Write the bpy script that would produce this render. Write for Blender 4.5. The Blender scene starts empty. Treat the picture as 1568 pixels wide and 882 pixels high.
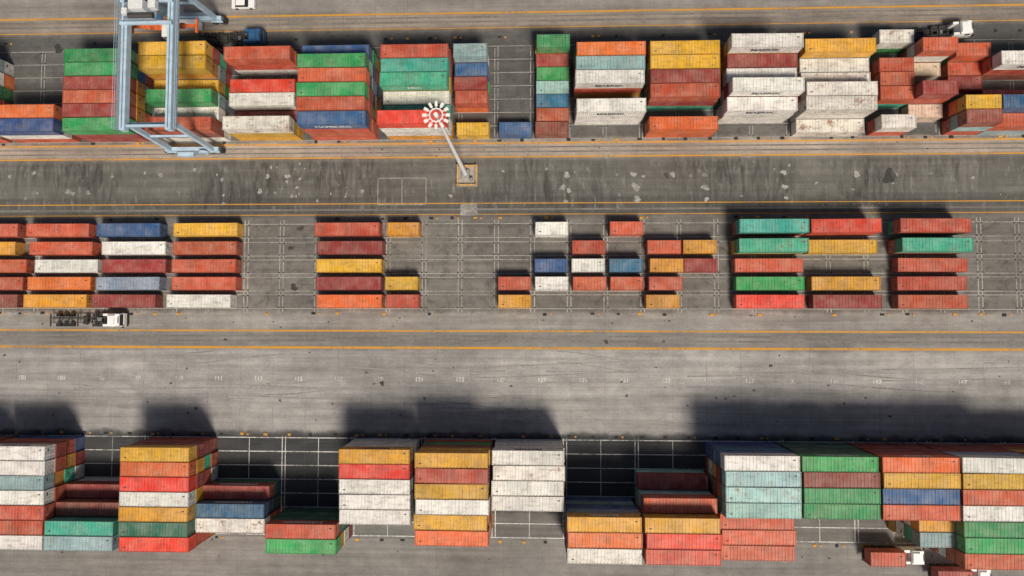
import bpy, math, random
from mathutils import Matrix, Vector
random.seed(7)
scene=bpy.context.scene
scene.view_settings.view_transform='Standard'
scene.view_settings.look='None'
scene.view_settings.exposure=0
COL=scene.collection

# ------------------------------------------------------------------ camera (drone, 127 m up)
H=127.0; F=1045.0
zc=-Vector((39,-47,-F)).normalized()
xc=Vector((F,0,39)).normalized()
yc=zc.cross(xc).normalized()
R=Matrix((xc,yc,zc))          # camera -> world
cam_d=bpy.data.cameras.new('drone_camera'); cam_d.sensor_width=36; cam_d.lens=F/1568*36
cam_d.clip_end=6000; cam_d.clip_start=0.5
cam=bpy.data.objects.new('drone_camera',cam_d); COL.objects.link(cam)
cam.matrix_world=Matrix.Translation((0,0,H))@R.to_4x4()
scene.camera=cam
def P(px,py,h=0.0):
    """survey helper: plan position (metres) of a point measured on the aerial photograph, at height h"""
    d=R@Vector((px-784,-(py-441),-F)); t=(h-H)/d.z
    return d.x*t,d.y*t
def YW(py): return P(784,py)[1]

# ------------------------------------------------------------------ light
w=bpy.data.worlds.new('World'); scene.world=w; w.use_nodes=True
nt=w.node_tree; bg=nt.nodes['Background']
sky=nt.nodes.new('ShaderNodeTexSky'); sky.sky_type='NISHITA'; sky.sun_disc=False
EL=54; AZ=22
sky.sun_elevation=math.radians(EL); sky.sun_rotation=math.radians(180-AZ)
sky.dust_density=3.5; sky.air_density=0.8
nt.links.new(sky.outputs[0],bg.inputs[0]); bg.inputs[1].default_value=0.06
sd=bpy.data.lights.new('sun','SUN'); sd.energy=4.0; sd.angle=math.radians(15.0); sd.color=(1,0.915,0.80)
sun=bpy.data.objects.new('sun',sd); COL.objects.link(sun)
sun.rotation_euler=(math.radians(90-EL),0,math.radians(AZ))

# ------------------------------------------------------------------ node helpers
class NT:
    def __init__(s,name):
        s.m=bpy.data.materials.new(name); s.m.use_nodes=True; s.t=s.m.node_tree
        s.b=s.t.nodes['Principled BSDF']
    def n(s,ty,**k):
        nd=s.t.nodes.new(ty)
        for a,b in k.items(): setattr(nd,a,b)
        return nd
    def l(s,a,b): s.t.links.new(a,b)
    def put(s,v,sock):
        if hasattr(v,'is_output'): s.l(v,sock)
        else: sock.default_value=v
    def math(s,op,a,b=0.0,clamp=False):
        nd=s.n('ShaderNodeMath',operation=op); nd.use_clamp=clamp
        s.put(a,nd.inputs[0]); s.put(b,nd.inputs[1]); return nd.outputs[0]
    def mix(s,f,a,b,bt='MIX'):
        nd=s.n('ShaderNodeMix',data_type='RGBA',blend_type=bt)
        s.put(f,nd.inputs[0])
        for v,i in((a,6),(b,7)):
            if isinstance(v,tuple) and len(v)==3: v=(*v,1)
            s.put(v,nd.inputs[i])
        return nd.outputs[2]
    def noise(s,vec,scale,detail=4,rough=0.55,stretch=None,dist=0):
        if stretch:
            mp=s.n('ShaderNodeMapping'); mp.inputs['Scale'].default_value=stretch; s.l(vec,mp.inputs[0]); vec=mp.outputs[0]
        nd=s.n('ShaderNodeTexNoise'); s.l(vec,nd.inputs['Vector'])
        nd.inputs['Scale'].default_value=scale; nd.inputs['Detail'].default_value=detail
        nd.inputs['Roughness'].default_value=rough; nd.inputs['Distortion'].default_value=dist
        return nd.outputs['Fac']
    def mr(s,v,a,b,c=0.0,d=1.0):
        nd=s.n('ShaderNodeMapRange'); s.put(v,nd.inputs[0])
        for i,x in enumerate((a,b,c,d)): nd.inputs[i+1].default_value=x
        return nd.outputs[0]
def pos(s): return s.n('ShaderNodeNewGeometry').outputs['Position']

def plain(name,c,rough=0.6,metal=0.0,var=0.25,scale=2.0):
    s=NT(name); tc=s.n('ShaderNodeTexCoord').outputs['Object']
    n=s.noise(tc,scale,5)
    f=s.mr(n,0.3,0.7,1-var,1+var)
    mul=s.n('ShaderNodeVectorMath',operation='SCALE'); mul.inputs[0].default_value=c; s.l(f,mul.inputs['Scale'])
    s.l(mul.outputs[0],s.b.inputs['Base Color'])
    s.b.inputs['Roughness'].default_value=rough; s.b.inputs['Metallic'].default_value=metal
    return s.m

# ------------------------------------------------------------------ ground
s=NT('yard_pavement'); p=pos(s)
sep=s.n('ShaderNodeSeparateXYZ'); s.l(p,sep.inputs[0])
Y0,Y1=-70.0,80.0
wob=s.mr(s.noise(p,0.35,4),0.3,0.7,-0.35,0.35)
yy=s.math('ADD',sep.outputs[1],wob)
yf=s.mr(yy,Y0,Y1)
ramp=s.n('ShaderNodeValToRGB'); s.l(yf,ramp.inputs[0])
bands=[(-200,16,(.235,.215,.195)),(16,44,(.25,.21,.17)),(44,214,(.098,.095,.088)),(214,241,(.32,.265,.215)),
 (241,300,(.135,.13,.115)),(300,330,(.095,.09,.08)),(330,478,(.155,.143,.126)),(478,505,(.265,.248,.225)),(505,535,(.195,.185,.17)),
 (535,664,(.30,.287,.27)),(664,785,(.040,.041,.042)),(785,826,(.14,.135,.126)),(826,1200,(.20,.19,.175))]  # near-black band: shade among the lower stacks painted into the ground colour
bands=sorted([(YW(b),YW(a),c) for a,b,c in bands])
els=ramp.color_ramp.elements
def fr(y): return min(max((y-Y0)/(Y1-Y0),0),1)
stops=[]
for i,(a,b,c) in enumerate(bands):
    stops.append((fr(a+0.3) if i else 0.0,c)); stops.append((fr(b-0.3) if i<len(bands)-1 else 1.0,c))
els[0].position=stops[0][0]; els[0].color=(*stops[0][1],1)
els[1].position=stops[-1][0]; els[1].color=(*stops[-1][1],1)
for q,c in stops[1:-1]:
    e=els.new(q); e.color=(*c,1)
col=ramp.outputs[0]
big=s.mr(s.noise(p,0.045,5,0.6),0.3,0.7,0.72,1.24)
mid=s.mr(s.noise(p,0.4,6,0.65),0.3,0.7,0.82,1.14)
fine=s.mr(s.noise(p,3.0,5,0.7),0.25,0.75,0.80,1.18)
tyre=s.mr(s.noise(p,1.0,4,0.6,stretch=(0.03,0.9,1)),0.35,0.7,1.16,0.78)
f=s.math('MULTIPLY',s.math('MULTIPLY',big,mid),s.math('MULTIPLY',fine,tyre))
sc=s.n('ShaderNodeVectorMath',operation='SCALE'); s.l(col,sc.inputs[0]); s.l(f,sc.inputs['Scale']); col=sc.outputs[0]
# oil / rubber stains in the working lane
ya,yb=YW(326),YW(238)
lane=s.math('MULTIPLY',s.mr(sep.outputs[1],ya-1,ya+1.0),s.mr(sep.outputs[1],yb,yb-1.5))
st=s.mr(s.noise(p,1.0,7,0.7,stretch=(0.8,0.13,1),dist=0.9),0.42,0.64)
st2=s.mr(s.noise(p,0.055,3,0.5),0.34,0.56)
smask=s.math('MULTIPLY',s.math('MULTIPLY',st,st2),s.math('MULTIPLY',lane,0.85))
col=s.mix(smask,col,(.028,.027,.024))
lt=s.mr(s.noise(p,1.0,6,0.7,stretch=(1.1,0.3,1),dist=0.3),0.56,0.70)
col=s.mix(s.math('MULTIPLY',lt,s.math('MULTIPLY',lane,0.5)),col,(.30,.29,.26))
# stains in the stacking areas
yc0,yc1=YW(480),YW(332)
area=s.math('MULTIPLY',s.mr(sep.outputs[1],yc0-1,yc0+1),s.mr(sep.outputs[1],yc1+1,yc1-1))
area=s.math('ADD',area,s.math('MULTIPLY',s.mr(sep.outputs[1],YW(213)-1,YW(213)+1),s.mr(sep.outputs[1],YW(46)+1,YW(46)-1)),clamp=True)
sa=s.mr(s.noise(p,0.5,7,0.72,dist=0.4),0.50,0.68)
col=s.mix(s.math('MULTIPLY',sa,s.math('MULTIPLY',area,0.65)),col,(.04,.038,.035))
sp=s.mr(s.noise(p,0.8,6,0.75),0.65,0.74)
col=s.mix(s.math('MULTIPLY',sp,0.4),col,(.05,.045,.04))
# broad scuffed, rubbered areas on the wide road
sc2=s.mr(s.noise(p,1.0,6,0.68,stretch=(0.10,0.28,1),dist=1.2),0.50,0.72)
col=s.mix(s.math('MULTIPLY',sc2,0.30),col,(.10,.095,.085))
# cast joints
def joint(coord,pitch,wid,off=0.0):
    m=s.math('PINGPONG',s.math('ADD',coord,off),pitch/2)
    return s.mr(m,wid*0.4,wid)
jx=joint(sep.outputs[0],6.2,0.07); jy=joint(sep.outputs[1],4.4,0.06,1.0)
j=s.math('MULTIPLY',jx,jy)
jn=s.mr(s.noise(p,0.25,3),0.35,0.65,0.05,0.55)
col=s.mix(s.math('MULTIPLY',s.math('SUBTRACT',1.0,j),jn),col,(.10,.095,.085))
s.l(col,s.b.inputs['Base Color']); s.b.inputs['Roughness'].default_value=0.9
bp=s.n('ShaderNodeBump'); bp.inputs['Strength'].default_value=0.25; bp.inputs['Distance'].default_value=0.03
s.l(s.noise(p,4,5,0.7),bp.inputs['Height']); s.l(bp.outputs[0],s.b.inputs['Normal'])
M_ground=s.m

def worn(name,c,wear=0.5,under=(.15,.14,.13)):
    s=NT(name); p=pos(s)
    n=s.noise(p,1.6,6,0.75); b=s.noise(p,0.12,3,0.5)
    f=s.math('ADD',n,s.math('MULTIPLY',s.math('SUBTRACT',b,0.5),0.7))
    m=s.mr(f,wear-0.10,wear+0.10)
    col=s.mix(m,(*c,1),(*under,1))
    s.l(col,s.b.inputs['Base Color']); s.b.inputs['Roughness'].default_value=0.85
    return s.m
M_yel=worn('worn_yellow_paint',(.56,.26,.02),0.60,(.26,.18,.09))
M_whi=worn('faded_white_paint',(.38,.365,.33),0.52,(.18,.17,.15))
M_whi2=worn('thin_white_paint',(.60,.585,.55),0.54,(.17,.167,.16))
M_dark=plain('rubber_black',(.02,.02,.02),0.85)
M_patch=worn('repair_concrete',(.34,.325,.295),0.50,(.17,.163,.145))
M_oil=worn('oil_stain',(.035,.034,.03),0.56,(.10,.096,.086))
M_track=worn('runway_wheel_track',(.13,.12,.105),0.50,(.2,.185,.165))
M_skid=worn('skid_rubber',(.17,.162,.15),0.44,(.27,.26,.243))

class MB:
    def __init__(s): s.v=[];s.f=[];s.m=[];s.mats=[]
    def mi(s,m):
        if m not in s.mats: s.mats.append(m)
        return s.mats.index(m)
    def add(s,vs,fs,m):
        o=len(s.v); s.v+= [tuple(x) for x in vs]; k=s.mi(m)
        for f in fs: s.f.append(tuple(i+o for i in f)); s.m.append(k)
    def box(s,cx,cy,cz,sx,sy,sz,m,top=1.0,rz=0.0,topx=None):
        vs=[]; tx=top if topx is None else topx
        for z,k,kx in((-.5,1,1),(.5,top,tx)):
            for x,y in((-.5,-.5),(.5,-.5),(.5,.5),(-.5,.5)):
                a=x*sx*kx;b=y*sy*k
                vs.append((cx+a*math.cos(rz)-b*math.sin(rz),cy+a*math.sin(rz)+b*math.cos(rz),cz+z*sz))
        s.add(vs,[(3,2,1,0),(4,5,6,7),(0,1,5,4),(1,2,6,5),(2,3,7,6),(3,0,4,7)],m)
    def beam(s,a,b,wd,ht,m):
        a=Vector(a);b=Vector(b);d=(b-a).normalized()
        up=Vector((0,0,1)) if abs(d.z)<.9 else Vector((0,1,0))
        sd=d.cross(up).normalized(); u=sd.cross(d)
        vs=[]
        for q in(a,b):
            for x,y in((-.5,-.5),(.5,-.5),(.5,.5),(-.5,.5)): vs.append(q+sd*x*wd+u*y*ht)
        s.add(vs,[(3,2,1,0),(4,5,6,7),(0,1,5,4),(1,2,6,5),(2,3,7,6),(3,0,4,7)],m)
    def cyl(s,a,b,r0,r1,n,m):
        a=Vector(a);b=Vector(b);d=(b-a).normalized()
        up=Vector((0,0,1)) if abs(d.z)<.9 else Vector((0,1,0))
        sd=d.cross(up).normalized(); u=sd.cross(d); vs=[]
        for q,r in((a,r0),(b,r1)):
            for i in range(n):
                t=2*math.pi*i/n; vs.append(q+sd*math.cos(t)*r+u*math.sin(t)*r)
        fs=[(i,(i+1)%n,n+(i+1)%n,n+i) for i in range(n)]+[tuple(range(n-1,-1,-1)),tuple(range(n,2*n))]
        s.add(vs,fs,m)
    def rect(s,x0,y0,x1,y1,z,m): s.add([(x0,y0,z),(x1,y0,z),(x1,y1,z),(x0,y1,z)],[(0,1,2,3)],m)
    def mesh(s,name):
        me=bpy.data.meshes.new(name); me.from_pydata(s.v,[],s.f)
        for m in s.mats: me.materials.append(m)
        me.polygons.foreach_set('material_index',s.m); me.update(); return me
    def obj(s,name,loc=(0,0,0),rz=0,bevel=0):
        o=bpy.data.objects.new(name,s.mesh(name)); COL.objects.link(o); o.location=loc; o.rotation_euler=(0,0,rz)
        if bevel:
            b=o.modifiers.new('bevel','BEVEL'); b.width=bevel; b.segments=2; b.limit_method='ANGLE'
        return o

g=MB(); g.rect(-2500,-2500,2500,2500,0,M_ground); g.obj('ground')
XL,XR=-260,260
g=MB()
for py,wd in((19,.32),(42,.16),(219,.26),(240,.26),(311,.18),(328,.14),(507,.30),(533,.42)):
    y=YW(py); g.rect(XL,y-wd/2,XR,y+wd/2,.008,M_yel)
g.obj('yellow_lane_line')
g=MB()
for py in(29,229,519):
    y=YW(py)
    for o in(-.55,.35): g.rect(XL,y+o,XR,y+o+.28,.004,M_track)
for py in(320,): 
    y=YW(py); g.rect(XL,y-.2,XR,y+.15,.004,M_track)
g.obj('crane_wheel_track')

# curved tyre marks on the wide road
g=MB(); zz=.0042
for i in range(16):
    x0=random.uniform(-95,85); y0=YW(random.uniform(548,650)); L=random.uniform(14,40); bend=random.uniform(-3.0,3.0)
    for off in(0,2.0):
        prev=None; zz+=.0001
        for k in range(25):
            t=k/24; x=x0+L*t; y=y0+bend*(t*t*(3-2*t))+off
            if prev: g.add([(prev[0],prev[1]-.11,zz),(x,y-.11,zz),(x,y+.11,zz),(prev[0],prev[1]+.11,zz)],[(0,1,2,3)],M_skid)
            prev=(x,y)
g.obj('tyre_mark')

# slot markings
g=MB()
def slotx(px,py): return P(px,py)[0]
LZ=.006
def vline(x,y0,y1,z=LZ,wd=.11,m=None): g.rect(x-wd/2,y0,x+wd/2,y1,z,m or M_whi)
def hline(y,x0,x1,z=LZ+.004,wd=.11,m=None): g.rect(x0,y-wd/2,x1,y+wd/2,z,m or M_whi)
mx0=slotx(760,406)
ym0,ym1=YW(478),YW(336)
MROW=[P(784,q,2.6)[1] for q in(350,378.5,406.5,434,461.5)]
for k in range(-16,16):
    x=mx0+k*6.78
    for o in(-.35,.35): vline(x+o,ym0,ym1,wd=.19 if k%2 else .15)
for y in MROW:
    for o in(-1.3,1.3): hline(y+o,mx0-15*6.78-5,mx0+15*6.78+5,wd=.13)
LP=2.55
LN=YW(673); TS=YW(213)
lx0=P(691,760,10.4)[0]
for k in range(-9,10):
    x=lx0+13.1*(k+.5)
    for o in(-.3,.3): vline(x+o,LN-7*LP,LN+.3,wd=.17,m=M_whi2)
    vline(x+6.55,LN-7*LP,LN,wd=.12,m=M_whi2)
for r in range(8): hline(LN-r*LP,lx0-115,lx0+125,wd=.16,m=M_whi2)
tx0=slotx(760,140)
for k in range(-16,16):
    x=tx0+k*6.78
    for o in(-.3,.3): vline(x+o,TS-.2,TS+7*LP,wd=.13)
for r in range(8): hline(TS+r*LP,tx0-115,tx0+115,wd=.11)
x0,y0=P(578,314);x1,y1=P(652,273)
for (a,b,c,d) in((x0,y0,x1,y0+.12),(x0,y1,x1,y1+.12)): g.rect(a,b,c,d,.012,M_whi)
for xx in(x0,(x0+x1)/2,x1): g.rect(xx,y0+.15,xx+.12,y1-.02,.012,M_whi)
g.obj('container_slot_marking')

g=MB()
x=-112
while x<112:
    for py,pt in((668,1.0),(829,.8),(215,.6),(57,.6),(481,.7),(334,.5)):
        y=YW(py)
        if random.random()<pt:
            ox=random.uniform(-.3,.3)
            g.box(x+ox,y+random.uniform(-.1,.1),.06,random.uniform(.5,.8),random.uniform(.3,.5),.12,M_dark if random.random()<.6 else M_yel)
            if random.random()<.4: g.box(x+ox+1.1,y,.05,.35,.3,.1,M_yel)
    x+=4.37
for k in range(-15,15):       # twist-lock sockets at the slot corners
    for y in MROW:
        for o in(-1.12,1.12):
            for q in(-.42,.42):
                if random.random()<.8: g.box(mx0+k*6.78+q,y+o,.035,.24,.24,.05,M_dark)
    for r in range(7):
        for o in(-1.0,1.0):
            for q in(-.36,.36):
                if random.random()<.7: g.box(tx0+k*6.78+q,TS+(r+.5)*LP+o,.035,.2,.2,.05,M_dark)
g.obj('slot_corner_guide')

def blob(g,x,y,rx,ry,z,m,n=14):
    ph=[random.uniform(0,6.28) for _ in range(3)]
    vs=[]
    for i in range(n):
        t=2*math.pi*i/n; r=1+.22*math.sin(2*t+ph[0])+.16*math.sin(3*t+ph[1])+.12*math.sin(5*t+ph[2])
        vs.append((x+rx*r*math.cos(t),y+ry*r*math.sin(t),z))
    g.add(vs,[tuple(range(n))],m)
g=MB()
for px,py,r in [(410,270,.6),(398,293,.7),(340,275,.5),(342,312,.5),(298,260,.5),(440,270,.7),(447,300,.5),(455,287,.4),(868,268,.8),(862,287,.7),(871,292,.6),(866,308,.5),(970,267,.7),(974,287,1.0),(976,305,.9),(985,270,.4),(1030,267,.7),(1200,264,.7),(1202,286,.7),(1204,303,.5),(1080,287,.9),(1079,268,.6),(1082,305,.6),(1312,267,.8),(1306,290,.4),(105,294,.8),(112,297,.5),(135,295,.6),(172,270,.5),(52,265,.5),(246,268,.6),(222,265,.4),(520,264,.4),(555,293,.5),(1425,265,.5),(1490,272,.4),(930,240,.5),(690,300,.5),(770,262,.4),(15,270,.5),(1135,300,.4),(1250,280,.4)]:
    x,y=P(px,py); blob(g,x,y,r*.75,r*.65,.010,M_patch)
for i in range(40):
    x,y=P(random.choice((0,300,420,460,860,980,1080,1200,1400))+random.gauss(20,50),random.uniform(250,308)); r=random.uniform(.1,.28)
    blob(g,x,y,r,r*1.2,.014,M_patch,9)
g.obj('concrete_repair_patch')
g=MB()
for px,py,r in [(1362,270,1.3),(585,587,.45),(928,523,.4),(1016,523,.3),(460,350,.6),(450,440,.7),(445,380,.5),(90,75,.9),(345,520,.3),(1020,268,.5),(650,610,.3),(1180,560,.3),(300,625,.3)]:
    x,y=P(px,py); blob(g,x,y,r,r*.9,.018,M_oil,20)
g.obj('oil_stain')
g=MB()
x,y=P(718,321); g.box(x,y,.01,3.2,2.2,.02,M_patch); g.obj('manhole_slab')
g=MB()
for i in range(110):
    x=random.uniform(-110,110); py=random.choice((545,565,590,612,640,495,488,850,230,60,840))
    y=YW(py)+random.uniform(-1,1)
    if random.random()<.5: g.box(x,y,.02,random.uniform(.15,.35),random.uniform(.1,.25),.03,M_dark)
    else: blob(g,x,y,random.uniform(.15,.3),random.uniform(.1,.25),.022,M_oil,8)
g.obj('ground_debris')
def text_mesh(t,size,mat,name):
    c=bpy.data.curves.new(name,'FONT'); c.body=t; c.size=size; c.align_x='CENTER'; c.align_y='CENTER'; c.offset=.02*size
    o=bpy.data.objects.new(name,c); COL.objects.link(o)
    dg=bpy.context.evaluated_depsgraph_get(); dg.update()
    me=bpy.data.meshes.new_from_object(o.evaluated_get(dg)); bpy.data.objects.remove(o)
    me.materials.clear(); me.materials.append(mat); return me
vs=[];fs=[]
for i in range(26):
    me=text_mesh(str(101+2*i),1.1,M_whi2,'n')
    x=-98+i*7.6; y=YW(582); o=len(vs)
    vs+=[(v.co.x+x,v.co.y+y,.012) for v in me.vertices]; fs+=[tuple(o+q for q in pl.vertices) for pl in me.polygons]
    bpy.data.meshes.remove(me)
me=bpy.data.meshes.new('painted_bay_number'); me.from_pydata(vs,[],fs); me.materials.append(M_whi2)
COL.objects.link(bpy.data.objects.new('painted_bay_number',me))

# ------------------------------------------------------------------ container material
s=NT('container_paint'); oi=s.n('ShaderNodeObjectInfo'); tc=s.n('ShaderNodeTexCoord').outputs['Object']
off=s.n('ShaderNodeVectorMath',operation='SCALE'); off.inputs[0].default_value=(37,91,53); s.l(oi.outputs['Random'],off.inputs['Scale'])
ad=s.n('ShaderNodeVectorMath',operation='ADD'); s.l(tc,ad.inputs[0]); s.l(off.outputs[0],ad.inputs[1]); v=ad.outputs[0]
base=oi.outputs['Color']
fadec=s.mix(0.24,base,(.60,.53,.43))
fade=s.mr(s.noise(v,0.45,4,0.6),0.36,0.70,0.0,0.9)
col=s.mix(fade,base,fadec)
dirt=s.mr(s.noise(v,1.1,7,0.72,stretch=(0.6,1.6,1)),0.48,0.76,0.0,0.62)
col=s.mix(dirt,col,(.10,.075,.05))
soot=s.mr(s.noise(v,0.28,3,0.5),0.42,0.68,1.04,0.78)
streak=s.math('MULTIPLY',soot,s.mr(s.noise(v,1.0,4,0.6,stretch=(3.5,0.35,0.35)),0.4,0.75,1.08,0.80))
sc=s.n('ShaderNodeVectorMath',operation='SCALE'); s.l(col,sc.inputs[0]); s.l(streak,sc.inputs['Scale']); col=sc.outputs[0]
rn=s.math('ADD',s.math('MULTIPLY',s.noise(v,2.2,8,0.75),0.55),s.math('MULTIPLY',s.noise(v,0.45,3,0.5),0.45))
th=s.math('SUBTRACT',0.69,s.math('MULTIPLY',oi.outputs['Alpha'],0.16))
rm=s.math('MULTIPLY',s.math('SUBTRACT',rn,th),12.0,clamp=True)
col=s.mix(s.math('MULTIPLY',rm,0.8),col,(.20,.075,.028))
s.l(col,s.b.inputs['Base Color']); s.b.inputs['Roughness'].default_value=0.55
M_cont=s.m
s=NT('container_rail_paint'); oi=s.n('ShaderNodeObjectInfo'); tc=s.n('ShaderNodeTexCoord').outputs['Object']
off=s.n('ShaderNodeVectorMath',operation='SCALE'); off.inputs[0].default_value=(37,91,53); s.l(oi.outputs['Random'],off.inputs['Scale'])
ad=s.n('ShaderNodeVectorMath',operation='ADD'); s.l(tc,ad.inputs[0]); s.l(off.outputs[0],ad.inputs[1])
c0=s.mix(0.26,oi.outputs['Color'],(.06,.05,.045))
col=s.mix(s.mr(s.noise(ad.outputs[0],3.0,6,0.7),0.48,0.64,0.0,0.75),c0,(.12,.06,.035))
s.l(col,s.b.inputs['Base Color']); s.b.inputs['Roughness'].default_value=0.6
M_rail=s.m
M_steel=plain('galvanised_steel',(.35,.35,.35),0.45,0.6)
M_wtxt=plain('lettering_white',(.72,.72,.70),0.6,var=.15)
M_btxt=plain('lettering_blue_grey',(.05,.07,.10),0.6,var=.15)
M_plate=plain('marking_plate',(.05,.045,.04),0.7)

CW=2.438; CH=2.591
def container_mesh(L,name):
    g=MB(); hx=L/2; hy=CW/2
    for sgn in(-1,1):
        per=.36; n=int((L-.34)/per); st=(L-.34)/n; prof=[]
        for i in range(n):
            a=-hx+.17+i*st
            prof+=[(a,0),(a+st*.25,0),(a+st*.5,1),(a+st*.75,1)]
        prof.append((hx-.17,0))
        vs=[]
        for a,d in prof:
            y=sgn*(hy-.012-.045*d); vs+=[(a,y,.16),(a,y,CH-.07)]
        fs=[(2*i,2*i+2,2*i+3,2*i+1) if sgn<0 else (2*i,2*i+1,2*i+3,2*i+2) for i in range(len(prof)-1)]
        g.add(vs,fs,M_cont)
    # roof: die-stamped panels (transverse troughs)
    per=.56; n=int((L-.34)/per); st=(L-.34)/n; prof=[]
    for i in range(n):
        a=-hx+.17+i*st; prof+=[(a,0),(a+st*.45,0),(a+st*.6,1),(a+st*.85,1)]
    prof.append((hx-.17,0)); vs=[]
    for a,d in prof:
        z=CH-.03-.06*d; vs+=[(a,-hy+.06,z),(a,hy-.06,z)]
    g.add(vs,[(2*i,2*i+2,2*i+3,2*i+1) for i in range(len(prof)-1)],M_cont)
    # front end corrugated
    n=9; st=(CW-.3)/n; prof=[]
    for i in range(n):
        a=-hy+.15+i*st; prof+=[(a,0),(a+st*.25,0),(a+st*.5,1),(a+st*.75,1)]
    prof.append((hy-.15,0)); vs=[]
    for a,d in prof:
        x=-hx+.03+.04*d; vs+=[(x,a,.16),(x,a,CH-.1)]
    g.add(vs,[(2*i,2*i+1,2*i+3,2*i+2) for i in range(len(prof)-1)],M_cont)
    # doors
    for sgn in(-1,1):
        g.box(hx-.05,sgn*.54,CH/2+.02,.04,1.04,CH-.30,M_cont)
        for o in(.22,.80):
            g.cyl((hx-.012,sgn*o,.12),(hx-.012,sgn*o,CH-.1),.018,.018,6,M_steel)
            g.box(hx-.012,sgn*(o+.1),1.1,.022,.3,.04,M_steel)
    g.box(hx-.026,.45,1.75,.008,.5,.35,M_plate)
    # frame
    for sx in(-1,1):
        for sy in(-1,1):
            g.box(sx*(hx-.085),sy*(hy-.08),CH/2,.15,.15,CH-.24,M_rail)
            for z in(.06,CH-.06): g.box(sx*(hx-.089),sy*(hy-.081),z,.178,.162,.12,M_rail)
        g.box(sx*(hx-.075),0,.07,.12,CW-.33,.12,M_rail)
        g.box(sx*(hx-.085),0,CH-.065,.14,CW-.33,.10,M_rail)
    for sy in(-1,1):
        g.box(0,sy*(hy-.035),.09,L-.36,.06,.14,M_rail)
        g.box(0,sy*(hy-.035),CH-.045,L-.36,.065,.06,M_rail)
    g.box(0,0,.13,L-.3,CW-.2,.05,M_rail)
    # roof identification marks
    g.box(hx-.9,.55,CH-.024,.45,.14,.006,M_plate)
    return g
C40=container_mesh(12.192,'c').mesh('container_forty_foot')
C20=container_mesh(6.058,'c').mesh('container_twenty_foot')

PAL={'R':(.53,.080,.032,.3),'D':(.31,.032,.026,.3),'N':(.27,.055,.035,.35),'O':(.72,.14,.022,.35),'X':(.72,.04,.016,.2),
'Y':(.66,.32,.018,.3),'W':(.77,.75,.69,.4),'w':(.74,.70,.62,1.0),'G':(.024,.30,.085,.3),'T':(.04,.39,.27,.4),'K':(.33,.56,.50,.45),'B':(.024,.09,.24,.25),
'b':(.016,.13,.24,.2),'L':(.26,.34,.40,.3),'C':(.66,.56,.38,.3),'g':(.014,.13,.08,.2)}
TXT={}
def label(o,t,side,mat,size=1.35):
    k=(t,mat.name,size)
    if k not in TXT: TXT[k]=text_mesh(t,size,mat,'side_lettering')
    c=bpy.data.objects.new('side_lettering',TXT[k]); COL.objects.link(c); c.parent=o
    if side=='S': c.location=(0,-CW/2-.015,CH/2); c.rotation_euler=(math.radians(90),0,0)
    else: c.location=(0,CW/2+.015,CH/2); c.rotation_euler=(math.radians(90),0,math.radians(180))
def put(X,Y,tier,ft,c,lab=None,jit=1.0):
    o=bpy.data.objects.new('shipping_container',C40 if ft==40 else C20); COL.objects.link(o)
    rz=random.gauss(0,.0026)*jit
    flip=lab is None and random.random()<.5
    o.location=(X+random.uniform(-.16,.16)*jit,Y+random.uniform(-.02,.02)*jit,.02+tier*2.6)
    o.rotation_euler=(0,0,rz+(math.pi if flip else 0))
    p=PAL[c]; k=random.uniform(.78,1.10); t=random.uniform(-.15,.22)
    if c in 'Ww': k=random.uniform(.84,1.04); t=random.uniform(-.02,.02)
    o.color=(min(p[0]*k,.8),max(p[1]*k*(1+t),.01),p[2]*k,min(1,p[3]*random.uniform(.4,2.0)))
    if lab: label(o,*lab)
    return o
LOW='RDNOYWGRBLWYRKTDR'
def stack(X,Y,n,ft,c,lab=None,under=None):
    for i in range(n-1):
        u=under[i] if under and i<len(under) else random.choice(LOW)
        put(X,Y,i,ft,u)
    put(X,Y,n-1,ft,c,lab)

# ---- lower block: rows 1 (north) .. 7 (south)
def low(cx,nref,rows,ft=40):
    X=P(cx,760,2.6*nref)[0]
    for e in rows:
        r,n,c=e[:3]; stack(X,LN-(r-.5)*LP,n,ft,c,e[3] if len(e)>3 else None,e[4] if len(e)>4 else None)
MN=('MAERSK','N',M_wtxt); MB_=('MAERSK','N',M_btxt); EV=('EVERGREEN','N',M_wtxt,1.3)
low(-99,4,[(1,4,'R'),(2,4,'W'),(3,4,'Y'),(4,3,'B'),(5,3,'R'),(6,3,'W'),(7,3,'G')])
low(15,4,[(1,4,'W',MB_,'BRD'),(2,4,'W'),(3,4,'L'),(4,4,'W'),(5,4,'R'),(6,4,'R'),(7,4,'W')])
low(121.5,4,[(4,2,'D'),(5,3,'N'),(6,4,'T'),(7,4,'L')])
low(236,4,[(1,4,'Y',None,'RDD'),(2,4,'O'),(3,4,'X'),(4,4,'W'),(5,4,'Y'),(6,4,'g'),(7,4,'X')])
low(352,3,[(4,2,'D',EV,'g'),(5,3,'b',EV,'g'),(6,3,'w')])
low(461,4,[(6,4,'R',EV,'ggg'),(7,4,'G')])
low(573,4,[(1,4,'Y',MB_,'WWW'),(2,4,'X'),(3,4,'W'),(4,4,'W'),(5,4,'W')])
low(691,5,[(1,5,'Y',None,'RGDY'),(2,5,'R'),(3,5,'Y'),(4,5,'W'),(5,5,'Y'),(6,5,'O')])
low(809,4,[(1,4,'W',MB_,'WWW'),(2,4,'w'),(3,4,'W'),(4,4,'W')])
low(926,5,[(5,5,'Y',MN,'BLBL'),(6,5,'O'),(7,5,'w')])
low(1046,5,[(3,2,'D'),(4,4,'R'),(5,5,'Y'),(6,5,'X'),(7,5,'R')])
low(1168,5,[(1,5,'W',('HAPAG LLOYD','N',M_wtxt,1.2),'BBbb'),(2,5,'K'),(3,5,'K'),(4,5,'K'),(5,4,'R'),(6,4,'R'),(7,4,'R')])
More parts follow.
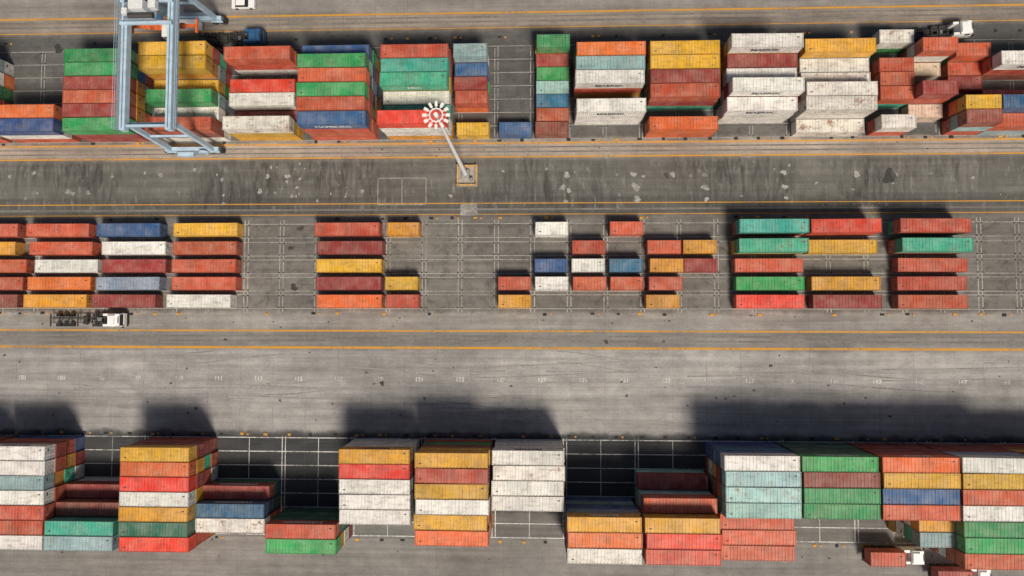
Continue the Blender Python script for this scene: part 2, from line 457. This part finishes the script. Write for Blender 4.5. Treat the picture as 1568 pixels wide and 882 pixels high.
low(1289,5,[(1,5,'G',EV,'gggg'),(2,5,'N'),(3,5,'G'),(4,5,'G')])
low(1412,5,[(1,5,'O',MN,'DDDD'),(2,5,'Y'),(3,5,'B'),(4,5,'R')])
low(1436,4,[(5,4,'Y'),(6,4,'L')],20)
low(1534,5,[(1,5,'W',None,'NDDL'),(2,5,'Y'),(3,5,'R'),(4,5,'W'),(5,5,'G'),(6,5,'G'),(7,5,'R')])
low(1655,5,[(r,4,random.choice(LOW)) for r in range(1,8)])

# ---- middle block
mid=[[(-22,'R'),(87,'R'),(196,'B'),(312,'Y'),(530,'R'),(618,'Y',20),(845,'W',20),(961,'R',20),(1186,'T',40,2),(1298,'X',40,2),(1436,'R',40,2)],
[(-26,'Y'),(93,'R'),(205,'W'),(312,'R'),(535,'D'),(902,'R',20),(1018,'R',20),(1073,'Y',20),(1186,'T',40,2),(1292,'Y'),(1438,'T',40,2)],
[(-8,'R'),(101,'W'),(205,'D'),(312,'R'),(535,'Y'),(845,'B',20),(902,'W',20),(958,'b',20),(1020,'Y',20),(1074,'D',20),(1178,'R'),(1427,'R')],
[(-12,'R'),(92,'O'),(196,'L'),(312,'R'),(534,'D'),(616,'Y',20),(787,'R',20),(845,'W',20),(902,'R',20),(961,'R',20),(1018,'R',20),(1178,'G'),(1296,'Y'),(1426,'R')],
[(-20,'N'),(87,'Y'),(190,'D'),(305,'W'),(534,'O'),(616,'R',20),(787,'Y',20),(1015,'Y',20),(1178,'X'),(1298,'D'),(1427,'R')]]
for r,row in enumerate(mid):
    for e in row:
        cx,c=e[:2]; ft=e[2] if len(e)>2 else 40; n=e[3] if len(e)>3 else 1
        X=P(cx,406,2.6*n)[0]; stack(X,MROW[r],n,ft,c)

# ---- top block: rows 1 (south) .. 7 (north)
MS=('MAERSK','S',M_btxt)
def top(cx,nref,rows,ft=40):
    X=P(cx,130,2.6*nref)[0]
    for e in rows:
        r,n,c=e[:3]; stack(X,TS+(r-.5)*LP,n,ft,c,e[3] if len(e)>3 else None,e[4] if len(e)>4 else None)
top(-78,3,[(1,3,'W'),(2,2,'R'),(3,3,'R'),(4,3,'G',None,'Gg'),(5,3,'G'),(6,3,'Y')])
top(34,3,[(1,3,'B',None,'RW'),(2,3,'O')])
top(147,3,[(1,3,'G'),(2,3,'D'),(3,3,'R'),(4,3,'D'),(5,3,'G'),(6,3,'G')])
top(274,3,[(1,3,'R'),(2,2,'w'),(3,3,'G'),(4,2,'Y'),(5,4,'Y'),(6,4,'Y')])
top(392,3,[(1,3,'w',None,'YY'),(2,1,'D'),(3,2,'W'),(4,2,'X'),(6,3,'R')])
top(507,4,[(1,4,'B',('HAMBURG','S',M_wtxt),'RRR'),(2,4,'R'),(3,4,'G'),(4,4,'R'),(5,4,'G'),(6,3,'B')])
top(630,4,[(1,4,'X',None,'YWW'),(2,2,'T'),(3,2,'w'),(4,3,'T',('MSC','S',M_wtxt),'TY'),(5,3,'T'),(6,3,'R')])
top(721,2,[(1,1,'Y'),(3,2,'R'),(4,2,'D'),(5,2,'B'),(6,3,'K')],20)
top(790,1,[(1,1,'B')],20)
top(846,1,[(1,1,'N'),(2,1,'R'),(3,1,'b'),(4,1,'K'),(5,1,'G'),(6,1,'D'),(7,2,'G')],20)
top(935,3,[(2,3,'W',MS,'WW'),(4,3,'W',MS),(5,3,'L'),(6,3,'O')])
top(1050,3,[(1,2,'O',None,'O'),(3,3,'R'),(4,3,'D'),(5,3,'Y'),(6,3,'Y')])
top(1168,3,[(2,3,'W',MS,'WW'),(3,4,'W',MS),(4,3,'W'),(5,3,'D'),(6,4,'W',MS)])
top(1289,3,[(1,1,'w'),(2,3,'w',None,'ww'),(3,3,'w'),(4,2,'w'),(5,2,'W'),(6,3,'Y')])
top(1374,2,[(1,2,'w'),(3,2,'R'),(4,2,'R'),(5,2,'R'),(7,2,'w')],20)
top(1428,2,[(2,1,'C'),(3,3,'D'),(5,1,'C'),(6,3,'R')],20)
top(1492,2,[(1,3,'N'),(2,3,'Y'),(4,1,'D'),(5,1,'R'),(6,2,'R')],20)
top(1590,3,[(1,2,'R'),(2,3,'B',None,'RR'),(3,1,'D'),(5,3,'W',MS)])
# ------------------------------------------------------------------ vehicles
M_tyre=plain('tyre',(.018,.018,.018),0.9)
M_cabw=plain('cab_white_paint',(.78,.78,.75),0.35,var=.06)
M_cabb=plain('cab_blue_paint',(.03,.10,.22),0.35,var=.08)
M_glass=plain('tinted_glass',(.02,.025,.03),0.1,var=.05)
M_chas=plain('chassis_dark',(.04,.035,.032),0.7)
M_red=plain('tail_lamp_red',(.4,.02,.02),0.4)
def wheel(g,x,y,r=.5,wd=.3):
    g.cyl((x,y-wd/2,r),(x,y+wd/2,r),r,r,16,M_tyre); g.cyl((x,y-wd/2-.01,r),(x,y+wd/2+.01,r),r*.5,r*.5,10,M_chas)
def truck(name,px,py,rz,paint,L=12.4,cargo=None):
    x,y=P(px,py); root=bpy.data.objects.new(name,None); COL.objects.link(root); root.location=(x,y,0); root.rotation_euler=(0,0,rz)
    g=MB()
    g.box(-1.25,0,1.15,2.5,2.5,1.1,paint); g.box(-1.32,0,2.25,2.35,2.45,1.12,paint,top=.93,topx=.88)
    g.box(-1.7,0,2.97,1.5,2.1,.36,paint,top=.8,topx=.75)
    g.add([(-.08,-1.08,1.76),(-.08,1.08,1.76),(-.27,1.0,2.64),(-.27,-1.0,2.64)],[(0,1,2,3)],M_glass)
    for sg in(-1,1):
        g.box(-.95,sg*1.215,2.1,.95,.02,.62,M_glass); g.box(.05,sg*1.38,2.1,.14,.24,.5,M_chas)
        g.box(-3.0,sg*.98,1.5,1.0,.42,2.1,paint); g.cyl((-3.6,sg*1.0,.75),(-4.2,sg*1.0,.75),.3,.3,12,M_steel)
    g.box(.06,0,.6,.14,2.4,.4,M_chas); g.box(-.35,0,3.0,.12,1.2,.08,M_glass)
    c=g.obj('cab',bevel=.09); c.parent=root
    g=MB()
    for sg in(-1,1):
        g.box(-3.6,sg*.42,.85,6.6,.12,.26,M_chas)
        wheel(g,-1.2,sg*1.03); 
        for xx in(-4.6,-5.9): wheel(g,xx,sg*.95,wd=.55); g.box(xx,sg*.95,1.08,1.1,.6,.05,M_chas)
    g.box(-5.1,0,1.05,.9,.9,.1,M_steel)
    for xx in(-2.4,-3.6,-6.6): g.box(xx,0,.86,.14,.75,.2,M_chas)
    c=g.obj('tractor_chassis'); c.parent=root
    g=MB(); x0=-3.7; x1=x0-L
    for sg in(-1,1):
        g.box((x0+x1)/2,sg*.48,1.28,L,.14,.3,M_chas)
        for k in range(3): wheel(g,x1+1.2+1.3*k,sg*.95,wd=.55)
        g.box(x0-2.5-0,sg*.9,.6,.12,.12,1.1,M_chas)
        g.box(x1+.05,sg*.9,1.15,.06,.35,.14,M_red)
    k=0
    while k<=6:
        g.box(x0-.15-(L-.3)*k/6,0,1.32,.2,2.42 if k in(0,3,6) else 1.9,.18,M_chas); k+=1
    g.box(x0-4,0,.95,.9,1.6,.5,M_chas)
    c=g.obj('skeletal_trailer'); c.parent=root
    if cargo:
        o=put(0,0,0,20,cargo); o.parent=root; o.location=(x0-L/2,0,1.44); o.name='loaded_container'; o.rotation_euler=(0,0,0)
    return root
truck('container_truck',198,490,0,M_cabw,10.8)
truck('container_truck',1404,846,0,M_cabw,6.6,'R')
truck('container_truck',1504,874,0,M_cabw,6.4,'D')
truck('container_truck',1477,50,math.radians(4),M_cabw,9.0)
truck('container_truck',409,62,0,M_cabb,9.0)
def car(px,py,rz):
    x,y=P(px,py); g=MB()
    g.box(0,0,.62,4.5,1.8,.55,M_cabw,top=.94,topx=.97); g.box(-.25,0,1.15,2.6,1.6,.52,M_glass,top=.84,topx=.68)
    g.box(-.3,0,1.425,1.7,1.3,.05,M_cabw)
    for sg in(-1,1):
        for xx in(-1.35,1.4): wheel(g,xx,sg*.82,.32,.22)
        g.box(.75,sg*.98,.95,.18,.2,.14,M_cabw); g.box(2.2,sg*.6,.68,.08,.35,.15,M_steel); g.box(-2.2,sg*.65,.7,.08,.3,.15,M_red)
    g.box(0,0,.35,4.3,1.7,.12,M_chas)
    g.obj('parked_car',(x,y,0),rz,bevel=.06)
car(375,8,0)

# ------------------------------------------------------------------ high mast lamp
M_conc=plain('mast_base_concrete',(.33,.30,.26),0.9,scale=3)
M_ybar=plain('barrier_yellow',(.5,.30,.10),0.7,var=.4,scale=3)
M_mast=plain('mast_white',(.70,.70,.68),0.5,var=.08)
M_lamp=plain('lamp_housing',(.78,.76,.72),0.4,var=.05)
x,y=P(713,267); mh=37.5
root=bpy.data.objects.new('high_mast_lamp',None); COL.objects.link(root); root.location=(x,y,0)
g=MB(); g.box(.3,-.3,.12,3.9,4.0,.24,M_conc); g.box(0,0,.55,1.7,1.7,.62,M_conc,top=.85)
for sg in(-1,1):
    g.box(.3+sg*1.75,-.3,.5,.3,3.9,.5,M_ybar); g.box(.3,-.3+sg*1.8,.5,3.0,.3,.5,M_ybar)
for a in(-1.45,2.05):
    for b in(-2.1,1.5): g.cyl((a,b,.24),(a,b,1.3),.14,.14,8,M_ybar)
g.box(1.2,-1.1,.75,.6,.4,1.0,M_steel)
c=g.obj('plinth_with_barrier'); c.parent=root
g=MB(); g.cyl((0,0,.85),(0,0,mh),.42,.17,16,M_mast); g.cyl((0,0,.8),(0,0,.95),.7,.7,16,M_steel)
c=g.obj('mast'); c.parent=root
g=MB(); n=12; rr=1.45
g.cyl((0,0,mh-.3),(0,0,mh+.4),.34,.28,12,M_lamp)
for i in range(n):
    t=2*math.pi*i/n; t2=2*math.pi*(i+1)/n
    g.beam((rr*.62*math.cos(t),rr*.62*math.sin(t),mh),(rr*.62*math.cos(t2),rr*.62*math.sin(t2),mh),.16,.14,M_lamp)
    if i%3==0: g.beam((0,0,mh),(rr*.62*math.cos(t),rr*.62*math.sin(t),mh),.1,.1,M_steel)
    g.box(rr*1.08*math.cos(t),rr*1.08*math.sin(t),mh+.05,.66,.42,.28,M_lamp,rz=t,top=.8)
    g.beam((rr*.6*math.cos(t),rr*.6*math.sin(t),mh-.02),(rr*.9*math.cos(t),rr*.9*math.sin(t),mh-.02),.1,.08,M_lamp)
    g.box(rr*1.08*math.cos(t),rr*1.08*math.sin(t),mh-.13,.6,.38,.06,M_glass,rz=t)
c=g.obj('lamp_ring'); c.parent=root

# ------------------------------------------------------------------ gantry crane
M_cb=plain('crane_blue_paint',(.40,.54,.64),0.5,var=.16,scale=.8)
M_cb2=plain('crane_walkway_grating',(.17,.21,.25),0.7,var=.3,scale=5)
M_or=plain('spreader_orange',(.6,.12,.03),0.5)
M_cw=plain('machinery_house_white',(.66,.66,.64),0.5,var=.15)
xa,ys=P(260,233); xb,_=P(345,233); yn=P(300,36)[1]
xm=(xa+xb)/2; hw=(xb-xa)/2; ht=17.0
root=bpy.data.objects.new('rubber_tyred_gantry_crane',None); COL.objects.link(root)
root.location=(xm,0,0)
g=MB(); gx=3.9
for y in(ys,yn):
    g.box(0,y,1.9,2*hw-.6,.75,.9,M_cb)
    for sg in(-1,1):
        for o in(-.85,.85):
            wheel(g,sg*(hw-1.3)+o,y,.75,.6)
        g.box(sg*(hw-1.3),y,1.35,2.7,.9,.35,M_cb)
        g.box(sg*(hw-.1),y,1.4,.35,.9,.9,M_plate)
        s0=1 if y==ys else -1
        g.beam((sg*(hw-1.4),y,2.3),(sg*gx,y+s0*.9,ht-.6),.62,.85,M_cb)
    s0=1 if y==ys else -1
    g.box(0,y+s0*.9,ht-1.4,2*gx+.6,.5,.6,M_cb)
    g.box(0,y-s0*.75,2.4,5.5,.7,.08,M_cb2)
    g.beam((-gx+.1,y+s0*.5,9.5),(gx-.1,y+s0*.5,9.5),.35,.35,M_cb)
c=g.obj('legs_and_sill_beams'); c.parent=root
g=MB()
for sg in(-1,1):
    g.box(sg*gx,(ys+yn)/2,ht,.95,yn-ys+1.2,1.3,M_cb)
    g.box(sg*gx,(ys+yn)/2,ht+.72,.12,yn-ys+.6,.12,M_steel)
    g.box(sg*(gx+.95),(ys+yn)/2,ht+.2,.75,yn-ys+1.0,.06,M_cb2)
    for z in(.65,1.2): g.box(sg*(gx+1.32),(ys+yn)/2,ht+z,.05,yn-ys+1.0,.05,M_cb)
    y=ys
    while y<yn:
        g.box(sg*(gx+1.32),y,ht+.7,.05,.05,1.0,M_cb); g.box(sg*(gx+.55),y,ht-.15,.25,.2,.3,M_cb); y+=1.6
g.box(0,ys+.2,ht,2*gx-.9,.35,.5,M_cb); g.box(0,yn-.2,ht,2*gx-.9,.6,.8,M_cb)
c=g.obj('twin_girders'); c.parent=root
ty=P(230,22,ht)[1]
g=MB()
for o in(-1.9,1.9): g.box(0,ty+o,ht+1.0,2*gx+1.0,.5,.5,M_cb)
g.box(-.9,ty+.1,ht+1.2,5.6,3.6,.1,M_cb2)
g.box(-1.0,ty+.7,ht+1.9,2.4,1.7,1.3,M_cw); g.box(1.6,ty+.8,ht+1.8,1.2,1.4,1.1,M_cw)
g.cyl((-2.6,ty-1.0,ht+1.7),(1.6,ty-1.0,ht+1.7),.45,.45,14,M_plate)
g.box(-3.2,ty-.2,ht+1.6,.9,1.0,.8,M_cw); g.box(2.6,ty-1.2,ht+1.5,.7,.7,.6,M_cabb)
for a in(-3.6,1.9):
    for b in(-1.9,1.9): g.box(a,ty+b*.95,ht+1.8,.06,.06,1.2,M_cb)
for b in(-1.9,1.9): g.box(-.85,ty+b*.95,ht+2.35,5.5,.06,.06,M_cb)
g.box(2.7,ty-2.6,ht-1.4,1.6,2.0,2.0,M_cw); g.box(2.7,ty-3.62,ht-1.3,1.4,.03,1.2,M_glass)
c=g.obj('trolley'); c.parent=root
g=MB(); sz=12.4
g.box(0,ty,sz,11.0,.5,.35,M_or); 
for sg in(-1,1): g.box(sg*5.7,ty,sz-.02,.35,2.4,.33,M_or); g.box(sg*3,ty,sz,1.2,1.0,.3,M_or)
for a in(-1.6,1.6):
    for b in(-.7,.7): g.cyl((a,ty+b,sz+.15),(a*.8,ty+b,ht+1.0),.03,.03,6,M_plate)
g.box(0,ty,sz+.45,3.6,1.7,.4,M_or)
c=g.obj('spreader'); c.parent=root
g=MB(); g.box(-1,yn-1.3,2.3,4.2,1.4,1.9,M_cw); g.box(-1,ys-1.0,2.0,3.0,.7,1.0,M_cb)
g.cyl((2.4,ys-.5,2.4),(2.4,ys-.9,2.4),.9,.9,18,M_cb)
c=g.obj('power_pack'); c.parent=root
